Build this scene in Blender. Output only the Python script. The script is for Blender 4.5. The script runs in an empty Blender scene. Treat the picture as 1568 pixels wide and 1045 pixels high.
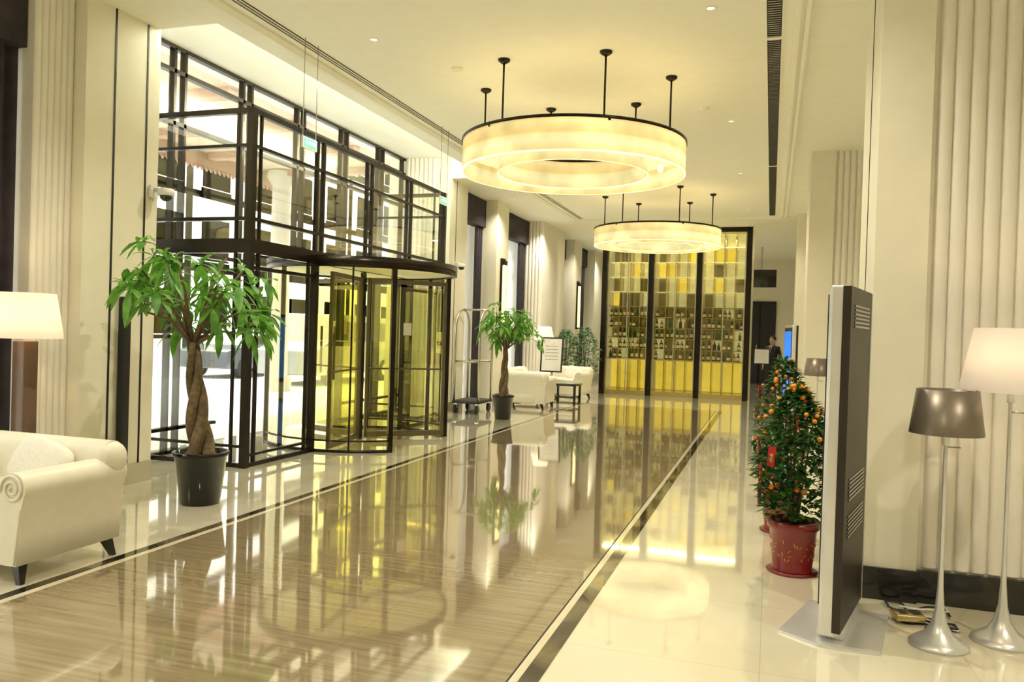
import bpy, bmesh, math, random
from mathutils import Vector, Matrix
random.seed(7)
D=bpy.data; scene=bpy.context.scene
pi=math.pi; sin=math.sin; cos=math.cos
try:
    scene.view_settings.view_transform='Standard'
    scene.view_settings.exposure=0.33
except Exception: pass

# ------------------------------------------------------------- materials
def ntree(name):
    m=D.materials.new(name); m.use_nodes=True
    nt=m.node_tree; nt.nodes.clear()
    out=nt.nodes.new('ShaderNodeOutputMaterial')
    return m,nt,out
def M(name,col,rough=.5,metal=0.,var=.05,nscale=6.,bump=0.,emit=None,es=0.,ior=1.5,coat=0.,stretch=(1,1,1),alpha=1.):
    m,nt,out=ntree(name); N=nt.nodes; L=nt.links
    b=N.new('ShaderNodeBsdfPrincipled')
    b.inputs['Roughness'].default_value=rough; b.inputs['Metallic'].default_value=metal
    b.inputs['IOR'].default_value=ior; b.inputs['Coat Weight'].default_value=coat
    tc=N.new('ShaderNodeTexCoord'); mp=N.new('ShaderNodeMapping'); mp.inputs['Scale'].default_value=stretch
    nz=N.new('ShaderNodeTexNoise'); nz.inputs['Scale'].default_value=nscale; nz.inputs['Detail'].default_value=3
    L.new(tc.outputs['Object'],mp.inputs['Vector']); L.new(mp.outputs[0],nz.inputs['Vector'])
    cr=N.new('ShaderNodeValToRGB'); a,c=cr.color_ramp.elements
    a.position=.3; c.position=.7
    a.color=[max(0,x*(1-var)) for x in col]+[1]; c.color=[min(1,x*(1+var)) for x in col]+[1]
    L.new(nz.outputs['Fac'],cr.inputs['Fac']); L.new(cr.outputs[0],b.inputs['Base Color'])
    if bump>0:
        bp=N.new('ShaderNodeBump'); bp.inputs['Strength'].default_value=bump; bp.inputs['Distance'].default_value=.01
        L.new(nz.outputs['Fac'],bp.inputs['Height']); L.new(bp.outputs[0],b.inputs['Normal'])
    if emit:
        b.inputs['Emission Color'].default_value=(*emit,1); b.inputs['Emission Strength'].default_value=es
    L.new(b.outputs[0],out.inputs[0]); return m
def glassmat(name,tint,refl=.08,rough=.0,k=.35):
    m,nt,out=ntree(name); N=nt.nodes; L=nt.links
    t=N.new('ShaderNodeBsdfTransparent'); t.inputs[0].default_value=(*tint,1)
    g=N.new('ShaderNodeBsdfGlossy'); g.inputs['Roughness'].default_value=rough; g.inputs[0].default_value=(1,.98,.9,1)
    lw=N.new('ShaderNodeLayerWeight'); lw.inputs['Blend'].default_value=.3
    ma=N.new('ShaderNodeMath'); ma.operation='MULTIPLY_ADD'; ma.inputs[1].default_value=k; ma.inputs[2].default_value=refl
    L.new(lw.outputs['Fresnel'],ma.inputs[0]); mx=N.new('ShaderNodeMixShader')
    L.new(ma.outputs[0],mx.inputs[0]); L.new(t.outputs[0],mx.inputs[1]); L.new(g.outputs[0],mx.inputs[2])
    L.new(mx.outputs[0],out.inputs[0]); return m
def transl(name,col,col2=None,tfac=.5,transp=0.,nscale=15,emit=None,es=0):
    m,nt,out=ntree(name); N=nt.nodes; L=nt.links
    tc=N.new('ShaderNodeTexCoord'); nz=N.new('ShaderNodeTexNoise'); nz.inputs['Scale'].default_value=nscale
    L.new(tc.outputs['Object'],nz.inputs['Vector'])
    cr=N.new('ShaderNodeValToRGB'); cr.color_ramp.elements[0].position=.35; cr.color_ramp.elements[1].position=.65
    cr.color_ramp.elements[0].color=(*col,1); cr.color_ramp.elements[1].color=(*(col2 or col),1)
    L.new(nz.outputs['Fac'],cr.inputs[0])
    b=N.new('ShaderNodeBsdfPrincipled'); b.inputs['Roughness'].default_value=.45
    t=N.new('ShaderNodeBsdfTranslucent'); L.new(cr.outputs[0],b.inputs['Base Color']); L.new(cr.outputs[0],t.inputs[0])
    if emit:
        b.inputs['Emission Color'].default_value=(*emit,1); b.inputs['Emission Strength'].default_value=es
    mx=N.new('ShaderNodeMixShader'); mx.inputs[0].default_value=tfac
    L.new(b.outputs[0],mx.inputs[1]); L.new(t.outputs[0],mx.inputs[2]); last=mx
    if transp>0:
        tr=N.new('ShaderNodeBsdfTransparent'); m2=N.new('ShaderNodeMixShader'); m2.inputs[0].default_value=transp
        L.new(mx.outputs[0],m2.inputs[1]); L.new(tr.outputs[0],m2.inputs[2]); last=m2
    L.new(last.outputs[0],out.inputs[0]); return m

def floor_mat(name,c1,c2,veined,joint):
    m,nt,out=ntree(name); N=nt.nodes; L=nt.links
    b=N.new('ShaderNodeBsdfPrincipled'); tc=N.new('ShaderNodeTexCoord'); mp=N.new('ShaderNodeMapping')
    mp.inputs['Scale'].default_value=(.8,14,1) if veined else (.7,.7,1)
    mp.inputs['Rotation'].default_value=(0,0,.06 if veined else 0)
    nz=N.new('ShaderNodeTexNoise'); nz.inputs['Scale'].default_value=2.0; nz.inputs['Detail'].default_value=6; nz.inputs['Distortion'].default_value=.4
    L.new(tc.outputs['Object'],mp.inputs[0]); L.new(mp.outputs[0],nz.inputs['Vector'])
    cr=N.new('ShaderNodeValToRGB'); cr.color_ramp.elements[0].position=.36; cr.color_ramp.elements[1].position=.64
    cr.color_ramp.elements[0].color=(*c1,1); cr.color_ramp.elements[1].color=(*c2,1); L.new(nz.outputs['Fac'],cr.inputs[0])
    br=N.new('ShaderNodeTexBrick'); br.offset=0; br.inputs['Color1'].default_value=(1,1,1,1); br.inputs['Color2'].default_value=(.97,.97,.96,1)
    br.inputs['Mortar'].default_value=(.82,.80,.75,1); br.inputs['Scale'].default_value=1; br.inputs['Mortar Size'].default_value=.003
    br.inputs['Brick Width'].default_value=joint[0]; br.inputs['Row Height'].default_value=joint[1]
    L.new(tc.outputs['Object'],br.inputs['Vector'])
    mu=N.new('ShaderNodeMix'); mu.data_type='RGBA'; mu.blend_type='MULTIPLY'; mu.inputs[0].default_value=1
    L.new(cr.outputs[0],mu.inputs[6]); L.new(br.outputs[0],mu.inputs[7]); L.new(mu.outputs[2],b.inputs['Base Color'])
    b.inputs['Roughness'].default_value=.06; b.inputs['IOR'].default_value=1.5
    b.inputs['Coat Weight'].default_value=1.0; b.inputs['Coat Roughness'].default_value=.035; b.inputs['Coat IOR'].default_value=1.55
    n2=N.new('ShaderNodeTexNoise'); n2.inputs['Scale'].default_value=1.6; n2.inputs['Detail'].default_value=1
    L.new(tc.outputs['Object'],n2.inputs['Vector']); bp=N.new('ShaderNodeBump'); bp.inputs['Strength'].default_value=.08; bp.inputs['Distance'].default_value=.012
    L.new(n2.outputs['Fac'],bp.inputs['Height']); L.new(bp.outputs[0],b.inputs['Normal']); L.new(bp.outputs[0],b.inputs['Coat Normal'])
    L.new(b.outputs[0],out.inputs[0]); return m
def strip_mat():
    m,nt,out=ntree('dark_inlay_marble'); N=nt.nodes; L=nt.links
    b=N.new('ShaderNodeBsdfPrincipled'); b.inputs['Roughness'].default_value=.06; b.inputs['Coat Weight'].default_value=.5
    tc=N.new('ShaderNodeTexCoord'); nz=N.new('ShaderNodeTexNoise'); nz.inputs['Scale'].default_value=3; nz.inputs['Detail'].default_value=5
    L.new(tc.outputs['Object'],nz.inputs['Vector']); cr=N.new('ShaderNodeValToRGB')
    cr.color_ramp.elements[0].color=(.012,.009,.006,1); cr.color_ramp.elements[1].color=(.16,.12,.06,1)
    cr.color_ramp.elements[0].position=.42; cr.color_ramp.elements[1].position=.64
    L.new(nz.outputs['Fac'],cr.inputs[0]); L.new(cr.outputs[0],b.inputs['Base Color']); L.new(b.outputs[0],out.inputs[0]); return m
def drum_mat():
    m,nt,out=ntree('lamp_drum_fabric'); N=nt.nodes; L=nt.links
    tc=N.new('ShaderNodeTexCoord'); sp=N.new('ShaderNodeSeparateXYZ'); L.new(tc.outputs['Object'],sp.inputs[0])
    mr=N.new('ShaderNodeMapRange'); mr.inputs[1].default_value=-.165; mr.inputs[2].default_value=.165; L.new(sp.outputs[2],mr.inputs[0])
    cr=N.new('ShaderNodeValToRGB'); e=cr.color_ramp.elements
    e[0].position=0; e[0].color=(1,.74,.25,1); e[1].position=1; e[1].color=(.88,.60,.2,1)
    x=e.new(.3); x.color=(1,.87,.42,1); x=e.new(.5); x.color=(1,.84,.36,1); x=e.new(.58); x.color=(.93,.66,.22,1); x=e.new(.9); x.color=(.95,.74,.3,1)
    L.new(mr.outputs[0],cr.inputs[0])
    nz=N.new('ShaderNodeTexNoise'); nz.inputs['Scale'].default_value=2.2; L.new(tc.outputs['Object'],nz.inputs['Vector'])
    ma=N.new('ShaderNodeMath'); ma.operation='MULTIPLY_ADD'; ma.inputs[1].default_value=1.2; ma.inputs[2].default_value=.32; L.new(nz.outputs[0],ma.inputs[0])
    em=N.new('ShaderNodeEmission'); L.new(cr.outputs[0],em.inputs[0]); L.new(ma.outputs[0],em.inputs[1])
    L.new(em.outputs[0],out.inputs[0]); return m

CREAM=M('wall_cream_panel',(.84,.80,.65),.45,var=.02)
FLUTE=M('wall_fluted_paint',(.84,.80,.71),.5,var=.02)
CEIL=M('ceiling_paint',(.90,.89,.75),.7,var=.015)
CEILW=M('cove_ceiling_paint',(.94,.94,.84),.7,var=.01)
GROOVE=M('groove_dark',(.01,.01,.008),.6)
BRONZE=M('dark_bronze_frame',(.018,.013,.008),.25,metal=.6,var=.2)
STEEL=M('brushed_steel',(.55,.53,.47),.25,metal=1,stretch=(1,1,30))
SILVER=M('silver_paint',(.72,.72,.70),.3,metal=.5)
BRASS=M('champagne_metal',(.55,.45,.2),.25,metal=.9)
DOORM=M('door_stile_metal',(.16,.135,.08),.3,metal=.7)
BLACK=M('black_gloss',(.008,.008,.008),.15,coat=.4)
BLKM=M('black_matte',(.012,.012,.013),.55)
POTB=M('black_glazed_pot',(.003,.003,.003),.10,coat=.2,ior=1.35)
LEATHER=M('cream_leather',(.80,.76,.62),.38,var=.03,nscale=12,bump=.03)
PILLOW=M('ivory_pillow',(.85,.82,.73),.7,nscale=60,bump=.1)
GLASS=glassmat('clear_glass',(.98,.99,.96),.02,k=.2)
GLASSC=glassmat('cabinet_glass',(.95,.94,.8),.03,k=.2)
GLASSY=glassmat('reflection_tinted_glass',(.97,.95,.66),.03,k=.14)  # yellow tint paints the lobby's warm reflection into the door glass
MARB=floor_mat('cream_marble',(.76,.70,.52),(.83,.78,.62),False,(1.0,1.0))
VEIN=floor_mat('beige_vein_marble',(.245,.19,.105),(.345,.275,.165),True,(1.0,.8))
STRIP=strip_mat()
LINEB=M('light_inlay_marble',(.70,.64,.46),.06,coat=.5)
CURT=M('dark_curtain_velvet',(.035,.028,.035),.85,var=.3)
SHEER=transl('sheer_curtain',(.92,.92,.92),None,.7,.45)
BARK=M('bark',(.16,.11,.06),.85,var=.35,nscale=25,bump=.6)
LEAF=transl('leaf_green',(.07,.24,.02),(.20,.46,.06),.45,nscale=9)
LEAFK=transl('kumquat_leaf',(.015,.075,.01),(.05,.17,.02),.3,nscale=30)
LEAFB=transl('ficus_leaf',(.10,.25,.10),(.3,.45,.25),.4,nscale=20)
SOIL=M('soil',(.03,.02,.012),.95,var=.4,nscale=60,bump=.8)
ORANGE=M('kumquat_orange',(.85,.28,.01),.35,coat=.3)
REDP=M('red_ceramic',(.23,.012,.012),.3,coat=.4)
REDE=M('red_envelope',(.5,.01,.01),.4)
GOLD=M('gold_print',(.75,.45,.1),.35,metal=.7)
WHITEP=M('white_plastic',(.82,.81,.77),.35)
DRUM=drum_mat()

# ------------------------------------------------------------- mesh builder
class MB:
    def __init__(s): s.v=[];s.f=[];s.m=[];s.s=[];s.mats=[]
    def add(s,vs,fs,mat,sm=False,T=None):
        if mat not in s.mats: s.mats.append(mat)
        k=s.mats.index(mat); o=len(s.v)
        for p in vs:
            p=Vector(p)
            if T is not None: p=T@p
            s.v.append(p[:])
        for f in fs:
            s.f.append([i+o for i in f]); s.m.append(k); s.s.append(sm)
    def build(s,name,loc=(0,0,0),rz=0,parent=None,recalc=True,bevel=0):
        me=D.meshes.new(name); me.from_pydata(s.v,[],s.f)
        for m in s.mats: me.materials.append(m)
        me.polygons.foreach_set('material_index',s.m); me.polygons.foreach_set('use_smooth',s.s)
        if recalc:
            bm=bmesh.new(); bm.from_mesh(me); bmesh.ops.recalc_face_normals(bm,faces=bm.faces); bm.to_mesh(me); bm.free()
        o=D.objects.new(name,me); scene.collection.objects.link(o); o.location=loc; o.rotation_euler=(0,0,rz)
        if parent: o.parent=parent
        if bevel:
            md=o.modifiers.new('bevel','BEVEL'); md.width=bevel; md.segments=2; md.limit_method='ANGLE'
        return o
BF=[(0,3,2,1),(4,5,6,7),(0,1,5,4),(1,2,6,5),(2,3,7,6),(3,0,4,7)]
def box(b,m,x0,x1,y0,y1,z0,z1,T=None):
    b.add([(x0,y0,z0),(x1,y0,z0),(x1,y1,z0),(x0,y1,z0),(x0,y0,z1),(x1,y0,z1),(x1,y1,z1),(x0,y1,z1)],BF,m,False,T)
def rbox(b,m,c,size,bev,T=None,seg=3):
    bm=bmesh.new(); bmesh.ops.create_cube(bm,size=1)
    for v in bm.verts: v.co=Vector((v.co.x*size[0]+c[0],v.co.y*size[1]+c[1],v.co.z*size[2]+c[2]))
    bmesh.ops.bevel(bm,geom=bm.edges[:],offset=bev,segments=seg,profile=.5,affect='EDGES')
    bm.verts.ensure_lookup_table(); bm.verts.index_update()
    b.add([v.co[:] for v in bm.verts],[[v.index for v in f.verts] for f in bm.faces],m,True,T); bm.free()
def lathe(b,m,prof,cx=0,cy=0,cz=0,seg=24,sm=True,a0=0,a1=2*pi,T=None):
    full=abs(a1-a0-2*pi)<1e-6; n=seg if full else seg+1
    vs=[];fs=[]
    for r,z in prof:
        for i in range(n):
            a=a0+(a1-a0)*i/seg; vs.append((cx+r*cos(a),cy+r*sin(a),cz+z))
    for j in range(len(prof)-1):
        for i in range(seg):
            i2=(i+1)%n if full else i+1
            fs.append((j*n+i,j*n+i2,(j+1)*n+i2,(j+1)*n+i))
    b.add(vs,fs,m,sm,T)
def tube(b,m,pts,r,seg=8,T=None,cap=True):
    pts=[Vector(p) for p in pts]; n=len(pts)
    if not hasattr(r,'__len__'): r=[r]*n
    vs=[];fs=[]; prev=None
    for i,p in enumerate(pts):
        d=(pts[min(i+1,n-1)]-pts[max(i-1,0)])
        if d.length<1e-9: d=Vector((0,0,1))
        d.normalize()
        if prev is None:
            u=d.cross(Vector((0,0,1)) if abs(d.z)<.9 else Vector((1,0,0))).normalized()
        else:
            u=prev-d*prev.dot(d); u.normalize()
        w=d.cross(u); prev=u
        for k in range(seg):
            a=2*pi*k/seg; vs.append((p+(u*cos(a)+w*sin(a))*r[i])[:])
    for i in range(n-1):
        for k in range(seg):
            k2=(k+1)%seg; fs.append((i*seg+k,i*seg+k2,(i+1)*seg+k2,(i+1)*seg+k))
    if cap: fs.append(tuple(range(seg))[::-1]); fs.append(tuple((n-1)*seg+k for k in range(seg)))
    b.add(vs,fs,m,True,T)
def prof(b,m,pts,org,U,V,W,length,sm=False,T=None):
    org=Vector(org);U=Vector(U);V=Vector(V);W=Vector(W); n=len(pts)
    vs=[(org+U*p[0]+V*p[1])[:] for p in pts]+[(org+U*p[0]+V*p[1]+W*length)[:] for p in pts]
    b.add(vs,[(i,(i+1)%n,n+(i+1)%n,n+i) for i in range(n)],m,sm,T)
    b.add(vs,[tuple(range(n))[::-1],tuple(range(n,2*n))],m,False,T)
def sell(b,m,c,s,e=.5,nu=20,nv=12,T=None):
    vs=[];fs=[]
    f=lambda x,p:math.copysign(abs(x)**p,x)
    for j in range(nv+1):
        ph=-pi/2+pi*j/nv
        for i in range(nu):
            th=2*pi*i/nu
            vs.append((c[0]+s[0]/2*f(cos(ph),e)*f(cos(th),e),c[1]+s[1]/2*f(cos(ph),e)*f(sin(th),e),c[2]+s[2]/2*f(sin(ph),e)))
    for j in range(nv):
        for i in range(nu):
            i2=(i+1)%nu; fs.append((j*nu+i,j*nu+i2,(j+1)*nu+i2,(j+1)*nu+i))
    b.add(vs,fs,m,True,T)
ICO=None
def ball(b,m,c,r):
    global ICO
    if ICO is None:
        bm=bmesh.new(); bmesh.ops.create_icosphere(bm,subdivisions=2,radius=1)
        bm.verts.index_update(); ICO=([v.co[:] for v in bm.verts],[[v.index for v in f.verts] for f in bm.faces]); bm.free()
    b.add([(c[0]+r*v[0],c[1]+r*v[1],c[2]+r*v[2]) for v in ICO[0]],ICO[1],m,True)
def flutes(b,m,p,q,nrm,z0,z1,pitch=.09,h=.032):
    p=Vector((*p,0));q=Vector((*q,0));nrm=Vector((*nrm,0)); Lh=(q-p).length; n=max(1,round(Lh/pitch)); dr=(q-p)/n
    k=8; vs=[];fs=[]
    cnt=0
    for i in range(n):
        for j in range(k+1):
            t=j/k; off=h*math.sqrt(max(0,1-(2*t-1)**2)); pt=p+dr*(i+t)+nrm*off
            vs+= [(pt.x,pt.y,z0),(pt.x,pt.y,z1)]
            if j: a=2*cnt; fs.append((a-2,a,a+1,a-1))
            cnt+=1
    b.add(vs,fs,m,True)
def curtain(b,m,x,y0,y1,z0,z1,amp=.05,pitch=.13):
    n=int((y1-y0)/pitch*8); vs=[];fs=[]
    for i in range(n+1):
        y=y0+(y1-y0)*i/n; xx=x+amp*sin(2*pi*i/8)+.01*sin(i*.7)
        vs+=[(xx,y,z0),(xx,y,z1)]
        if i: fs.append((2*i-2,2*i,2*i+1,2*i-1))
    b.add(vs,fs,m,True)

H=4.5; HB=4.9
# ------------------------------------------------------------- floor
b=MB(); box(b,MARB,-7.2,5,-5,31,-.1,0); b.build('floor')
b=MB(); box(b,VEIN,-4.02,-1.1,-5,17.85,.0,.002); b.build('floor_center_panel')
b=MB()
def strip(b,x0,x1,y0,y1):
    box(b,STRIP,x0,x1,y0,y1,0.0,.0025)
strip(b,-4.15,-4.07,-5,18.0); box(b,LINEB,-4.07,-4.03,-5,17.9,0,.0026)
strip(b,-1.05,-.96,-5,18.0); box(b,LINEB,-1.09,-1.05,-5,17.9,0,.0026); box(b,GROOVE,-1.10,-1.09,-5,17.9,0,.0026)
strip(b,-4.07,-1.05,17.9,18.0); box(b,LINEB,-4.07,-1.05,17.85,17.9,0,.0024)
b.build('trim_1')
# ------------------------------------------------------------- ceiling
b=MB()
box(b,CEIL,-4.95,5,-5,31,H,H+.2); box(b,CEIL,-7.2,-4.95,-5,6.46,H+.001,HB+.14); box(b,CEIL,-7.2,-4.95,14.14,31,H+.001,HB+.14)
box(b,CEILW,-7.2,-4.95,6.46,14.14,HB,HB+.15); box(b,CEILW,-4.95,-4.9,6.46,14.14,H+.2,HB+.15)
box(b,CEIL,-5.2,-4.95,6.46,14.14,H,H+.04)          # cove lip
box(b,CEIL,-5.2,-5.17,6.46,14.14,H+.04,H+.09)
b.build('ceiling')
b=MB()
prof(b,CEIL,[(0,0),(.16,0),(.16,-.02),(.10,-.05),(.04,-.05),(0,-.03)],(-4.95,-5,H),(1,0,0),(0,0,1),(0,1,0),24.7)
box(b,GROOVE,-4.70,-4.60,-5,19.6,H-.006,H+.001)
for xx in (-4.70,-4.66,-4.62): box(b,CEIL,xx,xx+.012,-5,19.6,H-.014,H)
box(b,CEIL,.10,.16,-5,19.6,H-.03,H); box(b,CEIL,.20,.24,-5,19.6,H-.05,H)
box(b,CEIL,-4.95,.5,19.7,19.85,H-.05,H)
b.build('trim_2')
b=MB(); box(b,GROOVE,-.13,.0,2,19.5,H-.004,H+.001)
for i in range(340):
    y=2+i*.0515; box(b,STEEL,-.12,-.01,y,y+.012,H-.012,H-.002)
box(b,CEIL,-.145,-.13,2,19.5,H-.014,H); box(b,CEIL,0,.015,2,19.5,H-.014,H)
for yy in (8.0,13.9): box(b,CEIL,-.13,0,yy,yy+.06,H-.016,H)
b.build('ceiling_air_grille')
# downlights
EML=M('downlight_glow',(1,1,1),emit=(1,.95,.8),es=.7)
DL=[]
for y in (-2.5,1,4.5,7.2,11,14.5,18.6):
    for x in (-3.9,-.6): DL.append((x,y))
for y in (23.5,27): DL+= [(-5.2,y),(-.1,y)]
DL+= [(2.5,0),(2.5,3),(2.5,9),(2.5,16),(-5.4,16.5),(-5.4,19.5)]
b=MB()
for x,y in DL:
    lathe(b,CEIL,[(.035,-.001),(.036,-.006),(.05,-.006),(.055,0)],x,y,H,seg=20)
    lathe(b,EML,[(0.0,-.003),(.035,-.003)],x,y,H,seg=20)
b.build('recessed_downlights')
for i,(x,y) in enumerate(DL):
    l=D.lights.new('downlight_lamp','SPOT'); l.energy=175; l.color=(1,.92,.75); l.spot_size=2.3; l.spot_blend=.9; l.shadow_soft_size=.03
    o=D.objects.new('downlight_lamp',l); o.location=(x,y,H-.03); scene.collection.objects.link(o)
l=D.lights.new('cove_light','AREA'); l.shape='RECTANGLE'; l.size=.08; l.size_y=7.4; l.energy=480; l.color=(1,.97,.85)
o=D.objects.new('cove_light',l); o.location=(-5.06,10.3,H+.06); o.rotation_euler=(pi,0.35,0); scene.collection.objects.link(o)

# ------------------------------------------------------------- left wall
b=MB()
def pil(y0,y1,xf,z1=H,fl=False):
    box(b,CREAM if not fl else FLUTE,-7.2,xf,y0,y1,0,z1)
    if fl: flutes(b,FLUTE,(xf,y0),(xf,y1),(1,0),.16,z1)
box(b,CREAM,-7.2,-6.0,-5,0,0,H)
box(b,FLUTE,-7.2,-6.05,5.2,5.6,0,H); flutes(b,FLUTE,(-6.05,5.2),(-6.05,5.6),(1,0),.16,H,.066,.022)
pil(5.6,6.5,-5.9,HB)
for yy in (5.93,6.33): box(b,GROOVE,-5.905,-5.894,yy-.01,yy+.01,.2,H)
pil(14.1,15.0,-5.9,HB)
flutes(b,FLUTE,(-6.85,14.1),(-6.2,14.1),(0,-1),0.16,HB)
box(b,GROOVE,-5.905,-5.894,14.4,14.415,.2,H)
pil(16.7,17.5,-5.85); pil(20.0,22.3,-5.75,H,True); flutes(b,FLUTE,(-6.3,20.0),(-5.75,20.0),(0,-1),.16,H)
pil(24,25,-5.85); pil(27,31,-5.85)
b.build('wall_left')
b=MB()
for y0,y1,x in ((5.9,6.5,-5.9),(14.1,15,-5.9),(16.7,17.5,-5.85),(20,22.3,-5.74),(24,25,-5.85),(27,31,-5.85)):
    box(b,STEEL,x,x+.02,y0,y1,0,.2)
b.build('baseboard_left')
# windows of the left wall with frames
def wwin(n,y0,y1):
    b=MB()
    for y in (y0+.02,(y0+y1)/2,y1-.06): box(b,BRONZE,-6.75,-6.69,y,y+.05,0,H-.01)
    for z in (.02,.9,3.4,H-.07): box(b,BRONZE,-6.75,-6.69,y0+.02,y1-.02,z,z+.05)
    box(b,GLASS,-6.725,-6.72,y0+.02,y1-.02,.05,H-.05); b.build('window_%d'%n)
    b=MB(); box(b,CURT,-6.34,-6.12,y0+.01,y1-.01,3.9,H-.01); b.build('curtain_valance')
    b=MB(); w={2:.85}.get(n,.34 if n==3 else .5)
    curtain(b,CURT,-6.23,y0+.02,y0+.3,.02,3.9)
    curtain(b,CURT,-6.23,y1-w,y1-.02,.02,3.9); b.build('dark_curtain',recalc=False)
    b=MB(); curtain(b,SHEER,-6.42,y0+.03,y1-.03,.03,4.3,.03,.1); b.build('sheer_curtain',recalc=False)
for k,(y0,y1) in enumerate(((0.,5.2),(15.0,16.7),(17.5,20.0),(22.3,24.0),(25.,27.))): wwin(k+2,y0,y1)
# vertical wall sconces
SC=M('sconce_glow',(1,.9,.5),emit=(1,.75,.3),es=1.4)
for y,x in ((17.1,-5.85),(24.5,-5.85)):
    b=MB(); box(b,BRONZE,x,x+.05,y-.12,y+.12,1.75,3.25); box(b,SC,x+.05,x+.09,y-.085,y+.085,1.8,3.1)
    box(b,BRONZE,x+.05,x+.1,y-.1,y+.1,3.1,3.2); box(b,BRONZE,x+.05,x+.1,y-.1,y+.1,1.76,1.8); b.build('wall_sconce')
b=MB(); rbox(b,BLKM,(-5.86,6.08,1.02),(.07,.1,1.6),.015); b.build('door_pull_bar')

# ------------------------------------------------------------- bay window wall
b=MB(); X=-6.9; t=.05
for yc in (6.6,7.9,9.2,10.5,11.8,13.1,14.0):
    for dy in ((-.09,.09) if 6.7<yc<13.9 else (0,)):
        box(b,BRONZE,X-.04,X+.04,yc+dy-.02,yc+dy+.02,0 if not 8.6<yc<11.6 else 2.4,4.87)
for z in (4.85,4.57,3.95,2.42,):
    box(b,BRONZE,X-.04,X+.04,6.5,14.1,z,z+.05)
for z in (.0,.28):
    box(b,BRONZE,X-.04,X+.04,6.5,8.7,z,z+.04); box(b,BRONZE,X-.04,X+.04,11.6,14.1,z,z+.04)
box(b,GLASS,X-.005,X+.005,6.5,14.1,2.45,4.85); box(b,GLASS,X-.005,X+.005,6.5,8.7,.02,2.45); box(b,GLASS,X-.005,X+.005,11.6,14.1,.02,2.45)
b.build('window_1')

# ------------------------------------------------------------- vestibule frame around the revolving door
b=MB(); XF=-5.5; Y0=7.46; Y1=12.85; ZT=3.98
def vpost(x,y,z0,z1,w=.05): box(b,BRONZE,x-w/2,x+w/2,y-w/2,y+w/2,z0,z1)
for (x,y) in ((XF,Y0),(XF,Y1)): vpost(x,y,0,ZT,.08)
vpost(-6.83,Y0,0,ZT); vpost(-6.83,Y1,0,ZT)
for y in (8.85,10.15,11.45):
    vpost(XF,y-.075,2.54,ZT,.045); vpost(XF,y+.075,2.54,ZT,.045)
vpost(XF,Y0+.16,2.54,ZT,.03); vpost(XF,Y1-.16,2.54,ZT,.03)
for y in (8.80,11.50): vpost(XF,y,0,2.38,.07)
vpost(XF,Y0+.16,0,2.38,.035); vpost(XF,8.64,0,2.38,.035); vpost(XF,Y1-.16,0,2.38,.035); vpost(XF,11.66,0,2.38,.035)
for z,h in ((ZT-.06,.06),(3.55,.035),(2.74,.04),(2.38,.16)):
    box(b,BRONZE,XF-.03,XF+.03,Y0,Y1,z,z+h)
    for y in (Y0,Y1): box(b,BRONZE,-6.84,XF,y-.03,y+.03,z,z+h)
for y in (Y0,Y1):
    box(b,BRONZE,-6.84,XF,y-.02,y+.02,0,.05); box(b,BRONZE,-6.84,XF,y-.02,y+.02,.22,.25)
    vpost(-5.68,y,0,ZT,.03)
    box(b,GLASS,-6.84,XF,y-.004,y+.004,.05,ZT-.05)
for a,c in ((Y0,8.8),(11.5,Y1)):
    box(b,BRONZE,XF-.02,XF+.02,a,c,0,.05); box(b,BRONZE,XF-.02,XF+.02,a,c,.12,.15); box(b,GLASS,XF-.004,XF+.004,a,c,.05,2.35)
    box(b,BRONZE,XF-.02,XF+.02,a,c,2.2,2.24)
box(b,GLASS,XF-.004,XF+.004,Y0,Y1,2.56,ZT-.05)
b.build('glass_vestibule')

# ------------------------------------------------------------- revolving door
b=MB(); cx,cy,R=0,0,1.3
def arcband(mat,r0,r1,z0,z1,a0,a1,seg=24):
    lathe(b,mat,[(r0,z0),(r1,z0),(r1,z1),(r0,z1),(r0,z0)],0,0,0,seg=seg,sm=True,a0=a0,a1=a1)
dg=pi/180
arcband(BRONZE,1.27,1.33,2.36,2.50,0,2*pi,64)
lathe(b,CEILW,[(0,2.46),(1.27,2.46)],seg=48); lathe(b,CEILW,[(0,2.385),(1.27,2.385)],seg=48)
for a0,a1 in ((-90,-44),(44,90),(90,136),(224,270)):
    lathe(b,GLASSY,[(1.3,.05),(1.3,2.38)],seg=16,a0=a0*dg,a1=a1*dg)
    arcband(BRONZE,1.28,1.32,0,.035,a0*dg,a1*dg); arcband(BRONZE,1.285,1.315,.14,.16,a0*dg,a1*dg)
    for a in (a0,a1,(a0+a1)/2):
        w=.03 if a!=(a0+a1)/2 else .01
        T=Matrix.Rotation(a*dg,4,'Z'); box(b,BRONZE,1.27,1.33,-w,w,0,2.38,T)
box(b,BRONZE,-.03,.03,-.03,.03,0,2.38)
for k in range(3):
    T=Matrix.Rotation((40+120*k)*dg,4,'Z')
    for r in (.06,1.2): box(b,DOORM,r,r+.045,-.02,.02,.03,2.3,T)
    box(b,DOORM,.07,1.24,-.02,.02,.03,.11,T); box(b,DOORM,.07,1.24,-.02,.02,2.24,2.3,T)
    box(b,DOORM,.95,.975,-.06,-.035,.9,1.6,T); box(b,DOORM,.1,1.22,-.025,.025,1.0,1.025,T)
    box(b,GLASSY,.14,1.18,-.004,.004,.14,2.2,T)
    box(b,WHITEP,.6,.72,-.008,-.006,1.5,1.68,T)
T=Matrix.Rotation(56*dg,4,'Z')
box(b,WHITEP,1.302,1.304,-.07,.07,1.42,1.56,T); box(b,REDE,1.304,1.305,-.03,.03,1.46,1.52,T); box(b,WHITEP,1.302,1.304,-.07,.07,1.24,1.36,T)
b.build('revolving_door',(-5.55,10.15,0))

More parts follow.
